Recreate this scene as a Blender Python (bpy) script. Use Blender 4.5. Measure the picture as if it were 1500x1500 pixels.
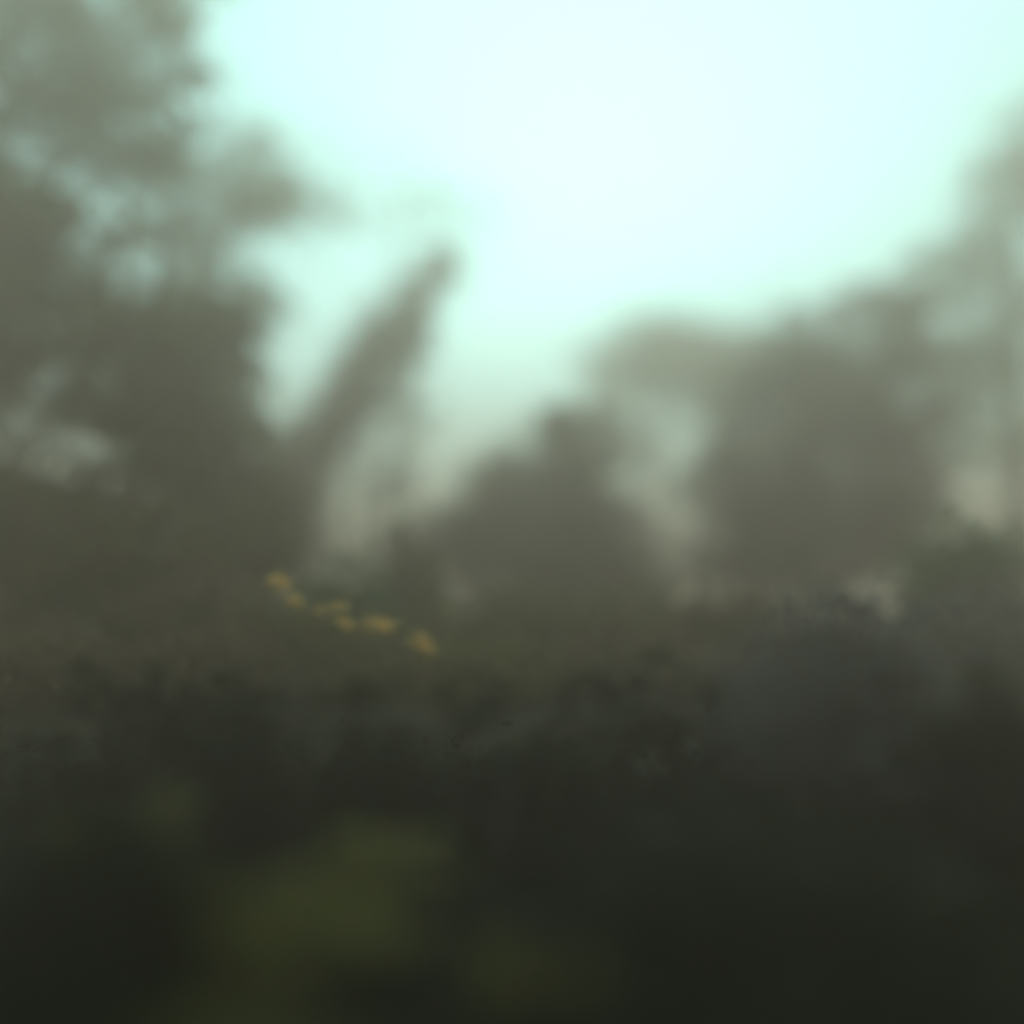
import bpy, math, random
import numpy as np
from mathutils import Vector

for o in list(bpy.data.objects):
    bpy.data.objects.remove(o)
scene = bpy.context.scene
COL = scene.collection

# ------------------------------------------------------------------ camera
F_PX = 1458.0                       # focal length in photo pixels (1500 wide)
PITCH = math.atan(150.0 / F_PX)     # horizon sits a little below the middle
CAM = Vector((0.0, 0.0, 1.6))
cd = bpy.data.cameras.new("camera")
cam = bpy.data.objects.new("camera", cd)
COL.objects.link(cam)
cam.location = CAM
cam.rotation_euler = (math.pi / 2 + PITCH, 0, 0)
cd.sensor_width = 36.0
cd.lens = 36.0 * F_PX / 1500.0
cd.clip_start = 0.05
cd.clip_end = 2000
cd.dof.use_dof = True               # a badly focused phone picture
cd.dof.focus_distance = 7.3
cd.dof.aperture_fstop = 0.072
scene.camera = cam

# ------------------------------------------------------------------ sky, sun, exposure
SUN_EL = math.radians(74)
SUN_AZ = math.radians(8)            # to the right of straight ahead (+Y)
w = bpy.data.worlds.new("World")
scene.world = w
w.use_nodes = True
nt = w.node_tree
nt.nodes.clear()
out = nt.nodes.new("ShaderNodeOutputWorld")
bg = nt.nodes.new("ShaderNodeBackground")
sky = nt.nodes.new("ShaderNodeTexSky")
sky.sky_type = 'NISHITA'
sky.sun_disc = False
sky.sun_elevation = SUN_EL
sky.sun_rotation = SUN_AZ
sky.air_density = 1.0
sky.dust_density = 4.0
hsv = nt.nodes.new("ShaderNodeHueSaturation")
hsv.inputs['Saturation'].default_value = 0.15
mul = nt.nodes.new("ShaderNodeMix")
mul.data_type = 'RGBA'
mul.blend_type = 'MULTIPLY'
mul.inputs[0].default_value = 1.0
mul.inputs[7].default_value = (0.425, 0.96, 0.96, 1)
cloud = nt.nodes.new("ShaderNodeMix")          # thick even overcast over the clear sky
cloud.data_type = 'RGBA'
cloud.inputs[0].default_value = 0.95
cloud.inputs[7].default_value = (10.0, 10.0, 10.0, 1)
nt.links.new(sky.outputs[0], hsv.inputs['Color'])
nt.links.new(hsv.outputs[0], cloud.inputs[6])
# the overcast is brightest ahead and low, a glow added to lift the low gaps and the mist, and duller overhead and behind
wtc = nt.nodes.new("ShaderNodeTexCoord")
dot = nt.nodes.new("ShaderNodeVectorMath"); dot.operation = 'DOT_PRODUCT'
g_az, g_el = math.radians(2), math.radians(-6)
dot.inputs[1].default_value = (math.sin(g_az) * math.cos(g_el), math.cos(g_az) * math.cos(g_el), math.sin(g_el))
nt.links.new(wtc.outputs['Generated'], dot.inputs[0])
mx = nt.nodes.new("ShaderNodeMath"); mx.operation = 'MAXIMUM'; mx.inputs[1].default_value = 0.0
nt.links.new(dot.outputs['Value'], mx.inputs[0])
pw = nt.nodes.new("ShaderNodeMath"); pw.operation = 'POWER'; pw.inputs[1].default_value = 8.0
nt.links.new(mx.outputs[0], pw.inputs[0])
ma = nt.nodes.new("ShaderNodeMath"); ma.operation = 'MULTIPLY_ADD'
ma.inputs[1].default_value = 2.5; ma.inputs[2].default_value = 0.58
nt.links.new(pw.outputs[0], ma.inputs[0])
vm = nt.nodes.new("ShaderNodeVectorMath"); vm.operation = 'SCALE'
nt.links.new(cloud.outputs[2], vm.inputs[0]); nt.links.new(ma.outputs[0], vm.inputs['Scale'])
nt.links.new(vm.outputs[0], mul.inputs[6])
nt.links.new(mul.outputs[2], bg.inputs[0])
bg.inputs[1].default_value = 0.190
nt.links.new(bg.outputs[0], out.inputs[0])

sd = bpy.data.lights.new("sun", 'SUN')
sd.energy = 0.5
sd.angle = math.radians(30)
sd.color = (1.0, 0.90, 0.72)
sun = bpy.data.objects.new("sun", sd)
COL.objects.link(sun)
sun_dir = Vector((math.sin(SUN_AZ) * math.cos(SUN_EL), math.cos(SUN_AZ) * math.cos(SUN_EL), math.sin(SUN_EL)))
sun.rotation_euler = sun_dir.to_track_quat('Z', 'Y').to_euler()

vs = scene.view_settings
vs.view_transform = 'Standard'
vs.look = 'None'
vs.exposure = 0.42
vs.gamma = 1.0
cy = scene.cycles
cy.max_bounces = 6
cy.diffuse_bounces = 3
cy.transmission_bounces = 4
cy.volume_bounces = 3
cy.use_denoising = True
cy.use_adaptive_sampling = False
cy.sample_clamp_indirect = 4.0

# ------------------------------------------------------------------ helpers
def P(px, py, Y):
    """point at depth Y seen at photo pixel (px, py)"""
    a, b = (px - 750) / F_PX, (750 - py) / F_PX
    c, s = math.cos(PITCH), math.sin(PITCH)
    d = Vector((a, c - b * s, s + b * c))
    return CAM + d * (Y / d.y)

def tag(o, label=None, cat=None, group=None, kind=None):
    if label: o['label'] = label
    if cat: o['category'] = cat
    if group: o['group'] = group
    if kind: o['kind'] = kind
    return o

def empty(name, loc):
    o = bpy.data.objects.new(name, None)
    o.location = loc
    o.empty_display_size = 0.2
    COL.objects.link(o)
    return o

def link(name, V, F, mat, parent=None, smooth=False):
    me = bpy.data.meshes.new(name)
    V = np.asarray(V, dtype=np.float32)
    if parent is not None:
        V = V - np.array(parent.location, dtype=np.float32)
    if isinstance(F, np.ndarray):
        n, k = F.shape
        me.vertices.add(len(V)); me.vertices.foreach_set("co", V.ravel())
        me.loops.add(n * k); me.loops.foreach_set("vertex_index", F.ravel().astype(np.int32))
        me.polygons.add(n)
        me.polygons.foreach_set("loop_start", np.arange(0, n * k, k, dtype=np.int32))
        me.update(calc_edges=True)
    else:
        me.from_pydata([tuple(v) for v in V], [], F)
    me.materials.append(mat)
    if smooth:
        me.shade_smooth()
    o = bpy.data.objects.new(name, me)
    COL.objects.link(o)
    if parent is not None:
        o.parent = parent
    return o

def leaf_mat(name, c1, c2, trans=0.45, rough=0.6):
    m = bpy.data.materials.new(name)
    m.use_nodes = True
    n = m.node_tree
    n.nodes.clear()
    o = n.nodes.new("ShaderNodeOutputMaterial")
    mix = n.nodes.new("ShaderNodeMixShader")
    mix.inputs[0].default_value = trans
    d = n.nodes.new("ShaderNodeBsdfPrincipled")
    d.inputs['Roughness'].default_value = rough
    d.inputs['Specular IOR Level'].default_value = 0.08
    t = n.nodes.new("ShaderNodeBsdfTranslucent")
    g = n.nodes.new("ShaderNodeNewGeometry")
    tc = n.nodes.new("ShaderNodeTexCoord")
    nz = n.nodes.new("ShaderNodeTexNoise")
    nz.inputs['Scale'].default_value = 0.9
    nz.inputs['Detail'].default_value = 3
    add = n.nodes.new("ShaderNodeMath"); add.operation = 'ADD'
    ml = n.nodes.new("ShaderNodeMath"); ml.operation = 'MULTIPLY'; ml.inputs[1].default_value = 0.5
    cr = n.nodes.new("ShaderNodeValToRGB")
    cr.color_ramp.elements[0].position = 0.3
    cr.color_ramp.elements[0].color = (*c1, 1)
    cr.color_ramp.elements[1].position = 0.8
    cr.color_ramp.elements[1].color = (*c2, 1)
    n.links.new(tc.outputs['Object'], nz.inputs['Vector'])
    n.links.new(g.outputs['Random Per Island'], ml.inputs[0])
    n.links.new(ml.outputs[0], add.inputs[0])
    ml2 = n.nodes.new("ShaderNodeMath"); ml2.operation = 'MULTIPLY'; ml2.inputs[1].default_value = 0.6
    n.links.new(nz.outputs['Fac'], ml2.inputs[0])
    n.links.new(ml2.outputs[0], add.inputs[1])
    n.links.new(add.outputs[0], cr.inputs[0])
    n.links.new(cr.outputs[0], d.inputs['Base Color'])
    n.links.new(cr.outputs[0], t.inputs['Color'])
    n.links.new(d.outputs[0], mix.inputs[1])
    n.links.new(t.outputs[0], mix.inputs[2])
    n.links.new(mix.outputs[0], o.inputs[0])
    return m

def solid_mat(name, c1, c2, scale=6.0, rough=0.9, bump=0.3, stretch=(1, 1, 1)):
    m = bpy.data.materials.new(name)
    m.use_nodes = True
    n = m.node_tree
    d = n.nodes['Principled BSDF']
    d.inputs['Roughness'].default_value = rough
    d.inputs['Specular IOR Level'].default_value = 0.02
    tc = n.nodes.new("ShaderNodeTexCoord")
    mp = n.nodes.new("ShaderNodeMapping")
    mp.inputs['Scale'].default_value = stretch
    nz = n.nodes.new("ShaderNodeTexNoise")
    nz.inputs['Scale'].default_value = scale
    nz.inputs['Detail'].default_value = 6
    cr = n.nodes.new("ShaderNodeValToRGB")
    cr.color_ramp.elements[0].position = 0.35
    cr.color_ramp.elements[0].color = (*c1, 1)
    cr.color_ramp.elements[1].position = 0.7
    cr.color_ramp.elements[1].color = (*c2, 1)
    b = n.nodes.new("ShaderNodeBump")
    b.inputs['Strength'].default_value = bump
    n.links.new(tc.outputs['Object'], mp.inputs[0])
    n.links.new(mp.outputs[0], nz.inputs['Vector'])
    n.links.new(nz.outputs['Fac'], cr.inputs[0])
    n.links.new(cr.outputs[0], d.inputs['Base Color'])
    n.links.new(nz.outputs['Fac'], b.inputs['Height'])
    n.links.new(b.outputs[0], d.inputs['Normal'])
    return m

M_BARK = solid_mat("bark", (0.055, 0.048, 0.042), (0.13, 0.11, 0.095), 9, stretch=(1, 1, 0.25), bump=0.8)
M_GREEN = leaf_mat("green_leaves", (0.035, 0.075, 0.028), (0.080, 0.150, 0.060))
M_OLIVE = leaf_mat("olive_leaves", (0.075, 0.062, 0.018), (0.160, 0.125, 0.038))
M_BROWN = leaf_mat("brown_green_leaves", (0.085, 0.055, 0.032), (0.165, 0.108, 0.066))
M_GREY = leaf_mat("grey_green_leaves", (0.095, 0.078, 0.078), (0.18, 0.15, 0.148), trans=0.25)
M_YELLOW = leaf_mat("yellow_green_leaves", (0.095, 0.085, 0.022), (0.165, 0.140, 0.035), trans=0.5)
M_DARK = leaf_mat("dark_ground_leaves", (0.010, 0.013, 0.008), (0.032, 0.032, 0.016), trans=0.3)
M_ORANGE = leaf_mat("orange_leaves", (0.70, 0.36, 0.08), (1.0, 0.66, 0.22), trans=0.6)
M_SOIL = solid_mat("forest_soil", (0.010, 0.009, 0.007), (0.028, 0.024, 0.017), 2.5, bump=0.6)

def leaves(rng, lobes, n, size, clump=0.35, per=40, shell=0.45, flat=1.0):
    """lobes: (centre, (rx,ry,rz)); leaf-sized bent quads in clumps through the volume"""
    vol = np.array([r[0] * r[1] * r[2] for _, r in lobes]) ** (2 / 3)
    vol /= vol.sum()
    nc = max(8, n // per)
    which = rng.choice(len(lobes), nc, p=vol)
    C0 = np.array([tuple(c) for c, _ in lobes])[which]
    R0 = np.array([r for _, r in lobes])[which]
    d = rng.normal(size=(nc, 3)); d /= np.linalg.norm(d, axis=1)[:, None]
    rad = rng.uniform(shell ** 3, 1, nc) ** (1 / 3)
    rad *= 1 + 0.13 * rng.normal(size=nc)
    cc = C0 + d * rad[:, None] * R0
    cs = clump * rng.uniform(0.5, 1.4, nc)
    idx = rng.integers(0, nc, n)
    p = cc[idx] + rng.normal(size=(n, 3)) * cs[idx][:, None] * np.array([1, 1, 0.7])
    nrm = rng.normal(size=(n, 3)) + np.array([0, 0, 0.6 * flat])
    nrm /= np.linalg.norm(nrm, axis=1)[:, None]
    t = np.cross(nrm, rng.normal(size=(n, 3))); t /= np.linalg.norm(t, axis=1)[:, None]
    b = np.cross(nrm, t)
    s = size * rng.uniform(0.6, 1.4, n)[:, None]
    tip = p + t * s * 0.75 - nrm * s * 0.15
    tail = p - t * s * 0.75 - nrm * s * 0.10
    l = p + b * s * 0.36 + nrm * s * 0.08
    r = p - b * s * 0.36 + nrm * s * 0.08
    V = np.stack([tail, l, tip, r], 1).reshape(-1, 3)
    F = np.arange(4 * n).reshape(n, 4)
    return V, F

def tube(V, F, pts, radii, seg=10, rng=None):
    """tapered round tube along points, appended to V, F"""
    pts = [Vector(p) for p in pts]
    base0 = len(V)
    for i, p in enumerate(pts):
        a = pts[max(i - 1, 0)]; b = pts[min(i + 1, len(pts) - 1)]
        t = (b - a).normalized()
        u = t.orthogonal().normalized(); v = t.cross(u)
        if i and abs(u.dot(pu)) < 0.99:
            u = (pu - t * pu.dot(t)).normalized(); v = t.cross(u)
        pu = u
        for k in range(seg):
            an = 2 * math.pi * k / seg
            rr = radii[i] * (1 + (rng.uniform(-0.10, 0.10) if rng is not None else 0))
            V.append(p + (u * math.cos(an) + v * math.sin(an)) * rr)
    for i in range(len(pts) - 1):
        for k in range(seg):
            a = base0 + i * seg + k; b = base0 + i * seg + (k + 1) % seg
            F.append((a, b, b + seg, a + seg))
    F.append(tuple(base0 + (len(pts) - 1) * seg + k for k in range(seg)))
    F.append(tuple(base0 + k for k in reversed(range(seg))))

def poly(pts, n):
    """smooth resample of a polyline"""
    pts = [Vector(p) for p in pts]
    res = []
    m = len(pts) - 1
    for i in range(n + 1):
        t = i / n * m
        k = min(int(t), m - 1); f = t - k
        p0 = pts[max(k - 1, 0)]; p1 = pts[k]; p2 = pts[k + 1]; p3 = pts[min(k + 2, m)]
        res.append(0.5 * ((2 * p1) + (p2 - p0) * f + (2 * p0 - 5 * p1 + 4 * p2 - p3) * f * f + (3 * p1 - p0 - 3 * p2 + p3) * f ** 3))
    return res

def tree(name, label, cat, seed, trunk, r0, r1, lobes, n, size, mat, clump=0.35, shell=0.45,
         group=None, limbs=True, per=40):
    rng = np.random.default_rng(seed)
    big = list(lobes)
    if limbs:                                   # ragged outline: small sprays round every lobe
        for c, r in big:
            for j in range(5):
                d = Vector(rng.normal(size=3)); d.z = abs(d.z) * (1 if rng.random() < .75 else -.6); d.normalize()
                q = rng.uniform(.16, .34)
                e = rng.uniform(.85, 1.18)
                lobes = lobes + [((c[0] + d.x * r[0] * e, c[1] + d.y * r[1] * e, c[2] + d.z * r[2] * e), (r[0] * q, r[1] * q, r[2] * q))]
    root = empty(name, trunk[0])
    tag(root, label, cat, group)
    V, F = [], []
    tp = poly(trunk, 14)
    for i in range(1, len(tp) - 1):
        tp[i] = tp[i] + Vector(rng.normal(size=3)) * r0 * 0.15
    rad = [r0 * 1.35 if i == 0 else r0 + (r1 - r0) * (i / 14) for i in range(15)]
    tube(V, F, tp, rad, 12, rng)
    link("trunk", V, F, M_BARK, root, True)
    if limbs:
        k = 0
        for c, r in big:
            c = Vector(c)
            for j in range(2):
                tgt = c + Vector((rng.uniform(-.6, .6) * r[0], rng.uniform(-.6, .6) * r[1], rng.uniform(-.2, .7) * r[2]))
                below = [q for q in range(3, 14) if tp[q].z < tgt.z - 0.1] or [3]
                q = below[-1] if rng.random() < .5 else below[len(below) * 2 // 3]
                s = tp[q]
                mid = s.lerp(tgt, 0.5) + Vector(rng.normal(size=3)) * 0.12 * (tgt - s).length
                V, F = [], []
                rs = max(0.015, rad[q] * 0.45)
                tube(V, F, poly([s, mid, tgt], 6), [rs + (0.008 - rs) * i / 6 for i in range(7)], 7, rng)
                for b in range(3):
                    u = s.lerp(tgt, rng.uniform(.4, .9))
                    e = u + Vector(rng.normal(size=3)) * 0.35 * min(r)
                    tube(V, F, [u, u.lerp(e, .5), e], [rs * .35, rs * .2, 0.004], 5)
                link("limb", V, F, M_BARK, root, True)
                k += 1
    LV, LF = leaves(rng, lobes, n, size, clump, per, shell)
    link("crown", LV, LF, mat, root)
    return root

def L(px, py, Y, rx, rz, ry=None):
    """crown lobe: centre at a photo pixel and depth, radii given in photo pixels"""
    k = Y / F_PX
    return (tuple(P(px, py, Y)), (rx * k, (ry if ry is not None else (rx + rz) / 2 * k), rz * k))

def G(px, Y):
    """ground point under a photo column at depth Y"""
    x = P(px, 900, Y).x
    return Vector((x, Y, ground_z(x, Y)))

def ground_z(x, y):
    z = 0.10 * math.sin(x * 0.55 + 1.0) * math.cos(y * 0.42) + 0.05 * math.sin(x * 1.7 + y * 1.3)
    z += 0.135 * min(max(0.0, y - 1.2), 7.8) * (0.85 + 0.15 * math.sin(x * 0.3)) + 0.010 * max(0.0, y - 9)
    return z - 0.05

# ------------------------------------------------------------------ ground
def build_ground():
    xs = np.concatenate([-np.geomspace(160, 12, 14), np.linspace(-11.5, 11.5, 93), np.geomspace(12, 160, 14)])
    ys = np.concatenate([np.linspace(-60, -6, 10), np.linspace(-5, 26, 125), np.geomspace(27, 240, 20)])
    rng = np.random.default_rng(5)
    V = []
    for y in ys:
        for x in xs:
            V.append((x, y, ground_z(x, y) + (rng.normal() * 0.012 if abs(x) < 12 and y < 26 else 0)))
    nx = len(xs)
    F = [(j * nx + i, j * nx + i + 1, (j + 1) * nx + i + 1, (j + 1) * nx + i) for j in range(len(ys) - 1) for i in range(nx - 1)]
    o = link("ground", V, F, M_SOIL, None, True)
    tag(o, "dark forest floor sloping away under the trees", None, None, "structure")
build_ground()

def build_undergrowth():
    rng = np.random.default_rng(6)
    nb = 2600
    x = rng.uniform(-7, 7, nb) * 1.0
    y = rng.uniform(0.7, 7.0, nb)
    x = x * (0.35 + y / 11)
    Vs, off, Fs = [], 0, []
    n = 46000
    idx = rng.integers(0, nb, n)
    p = np.stack([x[idx], y[idx]], 1) + rng.normal(size=(n, 2)) * 0.12
    z = np.array([ground_z(a, b) for a, b in p]) + np.abs(rng.normal(size=n)) * 0.09
    hump = (np.sin(x * 1.1) + np.cos(y * 1.4))[idx]
    z += np.clip(hump, 0, 2) * rng.uniform(0, 0.10, n)
    p = np.column_stack([p, z])
    nrm = rng.normal(size=(n, 3)) * 0.7 + np.array([0, 0, 1]); nrm /= np.linalg.norm(nrm, axis=1)[:, None]
    t = np.cross(nrm, rng.normal(size=(n, 3))); t /= np.linalg.norm(t, axis=1)[:, None]
    b = np.cross(nrm, t); s = 0.055 * rng.uniform(0.5, 1.5, n)[:, None]
    V = np.stack([p - t * s, p + b * s * .45 + nrm * s * .15, p + t * s, p - b * s * .45 + nrm * s * .15], 1).reshape(-1, 3)
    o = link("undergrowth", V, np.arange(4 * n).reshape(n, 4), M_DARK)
    tag(o, "dark leafy ground cover across the near forest floor", None, None, "stuff")
build_undergrowth()

# ------------------------------------------------------------------ trees
# left: canopy filling the upper left of the view
tree("broadleaf_tree", "tall leafy green tree filling the top left corner against the sky", "tree", 11,
     [G(-190, 15.5), P(-170, 600, 15.5), P(-90, 250, 15.5), P(60, -40, 15.5)], 0.24, 0.06,
     [L(60, 60, 15.5, 150, 120), L(220, 100, 15.2, 90, 80), L(255, 205, 15.2, 65, 45), L(90, 230, 15.6, 150, 90), L(260, -30, 15.4, 90, 70),
      L(-80, 150, 15.6, 140, 240), L(50, -90, 15.6, 240, 80), L(90, 110, 15.6, 60, 90)],
     13000, 0.12, M_GREEN, clump=0.24)
tree("broadleaf_tree", "olive brown leafy tree at the left edge with pale sky showing through low gaps", "tree", 12,
     [G(190, 13.5), P(200, 700, 13.5), P(225, 480, 13.5), P(250, 330, 13.5)], 0.15, 0.04,
     [L(60, 440, 13.5, 120, 90), L(230, 530, 13.5, 140, 110), L(180, 790, 13.3, 260, 110), L(290, 650, 13.3, 90, 110),
      L(-50, 560, 13.4, 80, 110), L(90, 600, 13.4, 35, 40), L(50, 660, 13.4, 40, 25), L(0, 330, 13.6, 110, 90), L(0, 760, 13.2, 160, 90), L(230, 640, 13.5, 90, 70), L(400, 800, 13.4, 60, 70), L(40, 850, 13.2, 150, 50), L(-20, 420, 13.3, 60, 160)],
     38000, 0.10, M_OLIVE, clump=0.22, shell=0.1)
tree("broadleaf_tree", "pale thin-leaved tree in the mist left of the leaning tree", "tree", 13,
     [G(330, 20), P(335, 700, 20), P(325, 480, 20), P(330, 280, 20)], 0.16, 0.04,
     [L(350, 270, 20, 110, 80), L(410, 320, 20, 80, 55), L(240, 330, 20, 120, 80), L(310, 430, 20, 120, 60), L(300, 560, 20, 60, 60)],
     6000, 0.13, M_GREEN, clump=0.28, shell=0.2)
# leaning tree: a narrow ivy-clad stem that thins out upwards
tree("leaning_tree", "dark narrow tree leaning to the right towards the bright sky", "tree", 21,
     [G(330, 21), P(405, 780, 21), P(510, 600, 21), P(588, 480, 21), P(655, 365, 21)], 0.58, 0.18,
     [L(596, 465, 21, 26, 40), L(625, 420, 21, 26, 32), L(645, 385, 21, 20, 24), L(540, 550, 21, 52, 55), L(478, 635, 21, 48, 55), L(395, 780, 21, 60, 75), L(515, 575, 21, 55, 45), L(570, 500, 21, 36, 45), L(575, 500, 21, 46, 50), L(435, 700, 21, 50, 60), L(380, 720, 21, 50, 80), L(420, 780, 21, 60, 70)],
     12000, 0.12, M_BROWN, clump=0.26, shell=0.0, limbs=False)
tree("sparse_tree", "thin treetop of sparse leaves fading into the glare above the leaning tree", "tree", 23,
     [G(520, 24), P(530, 700, 24), P(560, 480, 24), P(600, 270, 24)], 0.12, 0.03,
     [L(570, 290, 24, 130, 70), L(690, 330, 24, 50, 70), L(450, 250, 24, 80, 60)],
     950, 0.12, M_OLIVE, clump=0.8, shell=0.1)
tree("slender_tree", "slim upright tree just right of the leaning tree", "tree", 22,
     [G(560, 25), P(566, 780, 25), P(580, 660, 25), P(596, 560, 25)], 0.16, 0.05,
     [L(578, 690, 25, 20, 80), L(598, 590, 25, 30, 50)],
     800, 0.13, M_GREY, clump=0.2, shell=0.0, limbs=False)
# centre
tree("round_tree", "dark rounded tree in the middle below the bright sky", "tree", 31,
     [G(820, 18), P(822, 780, 18), P(825, 640, 18)], 0.20, 0.06,
     [L(835, 690, 18, 70, 80), L(770, 740, 18, 70, 70), L(700, 770, 18, 70, 50), L(850, 780, 18, 62, 90), L(890, 800, 18, 40, 60), L(660, 800, 17.5, 75, 45), L(830, 860, 17.5, 150, 60)],
     14000, 0.11, M_BROWN, clump=0.26, shell=0.05)
tree("misty_tree", "tall pale tree fading into the mist behind the round tree", "tree", 32,
     [G(960, 32), P(960, 700, 32), P(958, 480, 32)], 0.24, 0.06,
     [L(950, 520, 32, 60, 60), L(1010, 520, 32, 70, 45), L(1080, 530, 32, 70, 50), L(1030, 585, 32, 50, 35), L(890, 570, 32, 45, 50), L(860, 640, 32, 60, 50)],
     5500, 0.20, M_GREEN, clump=0.45, shell=0.15)
# right
tree("broadleaf_tree", "big dark tree right of centre with a sloping top", "tree", 41,
     [G(1190, 19), P(1190, 760, 19), P(1200, 560, 19), P(1240, 440, 19)], 0.28, 0.07,
     [L(1180, 710, 19, 150, 130), L(1200, 810, 19, 160, 60), L(1072, 700, 19, 42, 80), L(1080, 800, 19, 60, 70), L(1125, 600, 19, 62, 80), L(1220, 540, 19, 110, 90), L(1100, 770, 19, 60, 90),
      L(1310, 640, 19, 80, 140), L(1290, 480, 19, 80, 60)],
     17000, 0.13, M_BROWN, clump=0.27, shell=0.1)
tree("misty_tree", "pale green tree rising along the right edge", "tree", 42,
     [G(1500, 22), P(1490, 600, 22), P(1480, 330, 22), P(1490, 210, 22)], 0.26, 0.06,
     [L(1490, 260, 22, 80, 90), L(1400, 400, 22, 80, 60), L(1500, 440, 22, 110, 120), L(1440, 600, 22, 110, 110), L(1560, 250, 22, 90, 110)],
     5000, 0.15, M_GREEN, clump=0.42, shell=0.15)

# ------------------------------------------------------------------ shrubs
def shrub(label, seed, px, Y, top, rx, mat, n=4500, size=0.075, group="shrubs along the foot of the trees", name="shrub", extra=None, clump=0.16):
    rng = np.random.default_rng(seed)
    g = G(px, Y)
    root = empty(name, g)
    tag(root, label, "shrub", group)
    tp = P(px, top, Y)
    h = tp.z - g.z
    k = Y / F_PX
    lob = [((g.x, Y, g.z + h * 0.42), (rx * k * .8, rx * k * .7, h * 0.50))]
    for i in range(4):
        a = rng.uniform(-1, 1)
        lob.append(((g.x + a * rx * k * .75, Y + rng.uniform(-.3, .3), g.z + h * rng.uniform(.3, .62) * (1 - .3 * abs(a))),
                    (rx * k * .42, rx * k * .4, h * .32)))
    if extra: lob += extra
    V, F = [], []
    for i in range(6):
        c = Vector(lob[i % len(lob)][0]) + Vector(rng.normal(size=3)) * 0.1
        b = g + Vector((rng.uniform(-.08, .08), rng.uniform(-.08, .08), -0.03))
        tube(V, F, poly([b, b.lerp(c, .5) + Vector((0, 0, -.08)), c], 5), [0.03 - 0.004 * j for j in range(6)], 6, rng)
    link("stems", V, F, M_BARK, root, True)
    LV, LF = leaves(rng, lob, n, size, clump, 40, 0.0)
    link("foliage", LV, LF, mat, root)
    return root

SH = [
    ("broad dark shrub at the far left under the olive tree", 60, 11.5, 830, 200, M_BROWN),
    ("dark shrub between the olive tree and the leaning tree", 300, 11.0, 830, 150, M_BROWN),
    ("small feathery shrub in the gap right of the leaning tree", 500, 12.0, 790, 75, M_GREEN),
    ("olive shrub beneath the slender tree with a ragged top", 590, 13.0, 760, 50, M_OLIVE),
    ("olive brown shrub in front of the round tree", 740, 12.0, 850, 140, M_OLIVE),
    ("low olive shrub below the narrow bright gap", 930, 12.0, 850, 120, M_OLIVE),
    ("dark brown shrub left of the grey mounded bush", 1060, 11.5, 860, 100, M_BROWN),
    ("grey green shrub against the right edge with pale gaps above", 1450, 10.8, 850, 130, M_GREY),
    ("loose leafy shrub beside the big dark tree on its right", 1410, 11.5, 715, 110, M_GREEN),
]
for i, (lab, px, Y, top, rx, m) in enumerate(SH):
    shrub(lab, 70 + i, px, Y, top, rx, m)
shrub("wide grey mounded bush with a smooth arched top at right", 90, 1250, 5.7, 815, 190, M_GREY, n=26000, size=0.026,
      group=None, name="mounded_bush", clump=0.07)

for i, (lab, px, Y, top, rx) in enumerate([
    ("low dark bush added to darken the bottom left corner", 60, 2.1, 1400, 330),  # bush added to block haze and light in this corner
    ("low dark bush added to darken the bottom right edge", 1330, 2.3, 1380, 420),  # also added, keeps the bottom right dark
    ("dark bush behind the bottom left bush", 170, 3.6, 1130, 200),
    ("dark bush between the grey mound and the bottom right bush", 1120, 3.9, 1180, 300),
    ("dark bush just left of the orange leaved shrub", 240, 5.6, 925, 210),
    ("dark bush below the left end of the orange leaves", 470, 5.2, 960, 190),
    ("dark bush left of the grey mound, below the round tree", 940, 5.6, 945, 210),
    ("dark bush left of centre, in front of the orange leaves", 690, 5.0, 985, 190),
    ("dark bush at the right edge below the grey green shrub", 1440, 4.7, 925, 200)]):
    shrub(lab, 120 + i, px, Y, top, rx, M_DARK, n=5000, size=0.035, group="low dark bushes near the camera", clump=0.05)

for i, (lab, px, Y, top, rx, mt) in enumerate([
    ("low olive shrub just right of the orange leaves", 730, 9.6, 930, 130, M_OLIVE),
    ("low brown shrub left of the orange leaves", 300, 9.4, 905, 130, M_BROWN),
    ("low brown shrub at the left edge below the broad dark shrub", 60, 9.4, 915, 160, M_BROWN),
    ("low brown shrub in front of the low olive shrub below the bright gap", 930, 9.6, 925, 140, M_BROWN)]):
    shrub(lab, 160 + i, px, Y, top, rx, mt, n=5000, size=0.055, group="low shrubs level with the orange leaves", clump=0.12)

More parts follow.
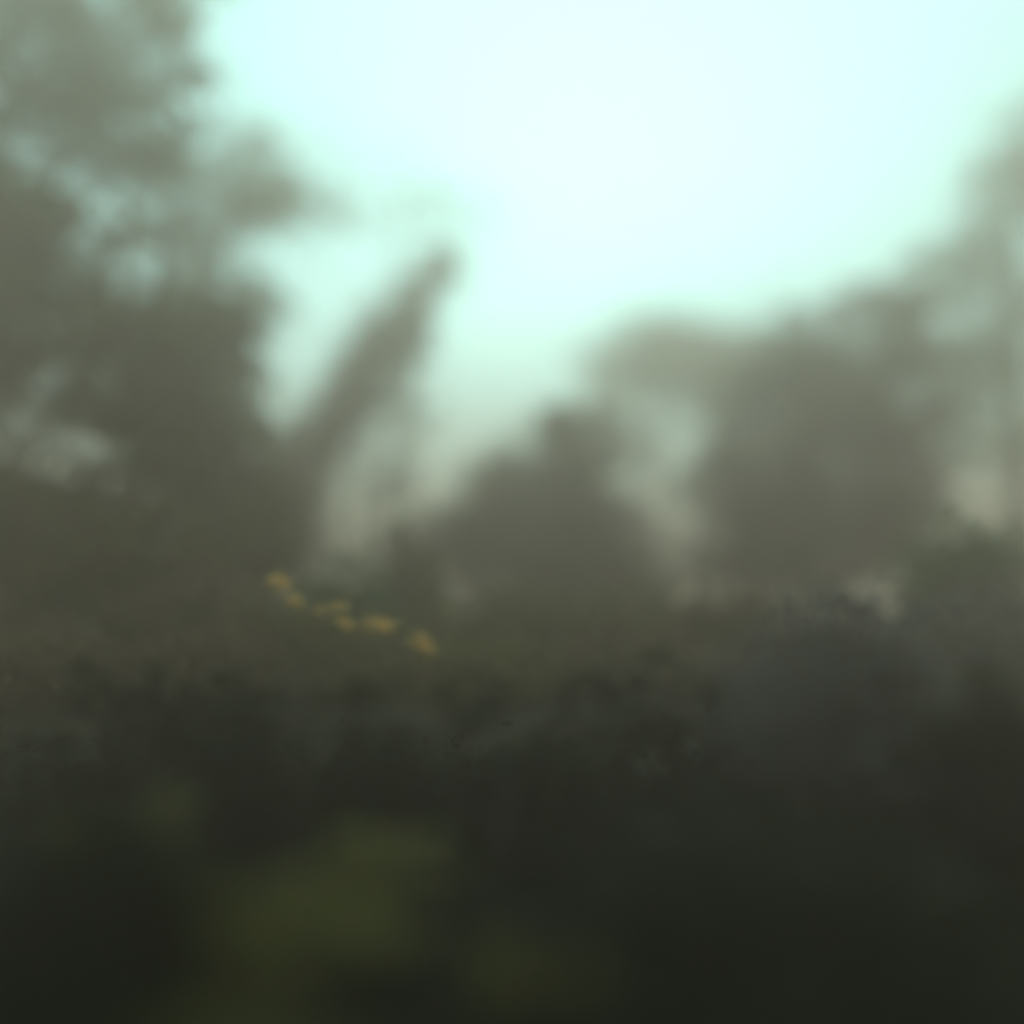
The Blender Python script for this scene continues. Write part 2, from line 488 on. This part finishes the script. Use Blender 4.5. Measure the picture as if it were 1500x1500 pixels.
# orange-leaved branch catching the light
def orange_shrub():
    rng = np.random.default_rng(99)
    Y = 9.0
    g = G(430, Y)
    root = empty("orange_leaved_shrub", g)
    tag(root, "low shrub with a sloping row of glowing orange leaf tufts", "shrub")
    tips = [(405, 852), (413, 855), (497, 886), (506, 912), (548, 914), (564, 918), (603, 930), (624, 948), (432, 880), (616, 940), (470, 892)]
    V, F = [], []
    for i, (px, py) in enumerate(tips):
        e = P(px, py, Y)
        b = g + Vector((rng.uniform(-.1, .1), 0, -.03))
        m = b.lerp(e, .55) + Vector((-.05, rng.uniform(-.1, .1), .10))
        tube(V, F, poly([b, m, e], 6), [0.008 - 0.0009 * j for j in range(7)], 6, rng)
    link("stems", V, F, M_BARK, root, True)
    lobes = [L(px, py, Y, 11, 7) for px, py in tips[:8]] + [L(px, py, Y, 6, 8) for px, py in tips[8:]]
    LV, LF = leaves(rng, lobes, 650, 0.026, 0.045, 8, 0.0)
    link("orange_leaves", LV, LF, M_ORANGE, root)
    lob2 = [L(480, 945, Y + 1.2, 110, 45), L(600, 990, Y + 1.2, 100, 40), L(400, 925, Y + 1.2, 60, 55), L(520, 1000, Y + 1.0, 130, 40)]
    LV, LF = leaves(rng, lob2, 9000, 0.045, 0.10, 40, 0.0)
    link("foliage", LV, LF, M_OLIVE, root)
orange_shrub()

# ------------------------------------------------------------------ yellow-green plants near the camera
def plant(label, seed, px, Y, n, h, spread, lean, mat=M_YELLOW):
    rng = np.random.default_rng(seed)
    g = G(px, Y)
    root = empty("fern", g)
    tag(root, label, "fern", "ferns on the near forest floor")
    V, F, SV, SF = [], [], [], []
    for i in range(n):
        a = rng.uniform(0, 2 * math.pi)
        r = spread * rng.uniform(.5, 1)
        e = g + Vector((math.cos(a) * r + lean[0], math.sin(a) * r * .8 + lean[1], h * rng.uniform(.55, 1)))
        m = g.lerp(e, .5) + Vector((0, 0, h * .3))
        sp = poly([g, m, e], 14)
        tube(SV, SF, sp, [0.006 - 0.0003 * j for j in range(15)], 5)
        for j in range(3, 15):
            t = (sp[j] - sp[j - 1]).normalized()
            side = t.cross(Vector((0, 0, 1))).normalized()
            ln = spread * .30 * math.sin(math.pi * (j - 1) / 14.5) + .02
            for s in (-1, 1):
                d = (side * s + t * .45 + Vector((0, 0, -.15))).normalized()
                o = sp[j]; k = len(V)
                wv = t * ln * .17
                V += [o - wv * .6, o + d * ln * .45 - wv, o + d * ln - Vector((0, 0, ln * .12)), o + d * ln * .45 + wv]
                F.append((k, k + 1, k + 2, k + 3))
    link("fronds", V, F, mat, root)
    link("stems", SV, SF, M_BARK, root)
PL = [
    ("yellow green fern with long fronds in the lower middle left", 400, 3.35, 15, .52, .42, (.12, 0)),
    ("olive fern just above and right of the longest fern", 520, 4.0, 13, .54, .40, (.12, 0)),
    ("small bright yellow green fern nearest the bottom edge", 520, 2.35, 9, .24, .24, (.16, 0)),
    ("dim green fern in the dark lower left", 140, 4.2, 12, .60, .40, (.25, 0)),
    ("low yellow green fern left of the bottom centre", 290, 2.7, 12, .36, .32, (.2, 0)),
    ("green fern near the middle below the orange leaves", 800, 5.6, 10, .50, .28, (.1, 0)),
    ("faint green fern right of the longest fern", 740, 3.4, 9, .35, .26, (.15, 0)),
]
for i, (lab, px, Y, n, h, sp, le) in enumerate(PL):
    plant(lab, 200 + i, px, Y, n, h, sp, le)

# ------------------------------------------------------------------ haze
def haze():
    m = bpy.data.materials.new("haze")
    m.use_nodes = True
    n = m.node_tree
    n.nodes.clear()
    o = n.nodes.new("ShaderNodeOutputMaterial")
    v = n.nodes.new("ShaderNodeVolumePrincipled")
    v.inputs['Color'].default_value = (1.0, 0.735, 0.635, 1)
    v.inputs['Density'].default_value = 0.045
    v.inputs['Anisotropy'].default_value = 0.80
    n.links.new(v.outputs[0], o.inputs['Volume'])
    x0, x1, y0, y1, z0, z1 = -165, 165, -65, 250, -1.5, 17
    V = [(x, y, z) for x in (x0, x1) for y in (y0, y1) for z in (z0, z1)]
    F = [(0, 1, 3, 2), (4, 6, 7, 5), (0, 4, 5, 1), (2, 3, 7, 6), (0, 2, 6, 4), (1, 5, 7, 3)]
    h = link("haze", V, F, m)
    tag(h, "pale mist hanging through the trees", None, None, "stuff")
haze()
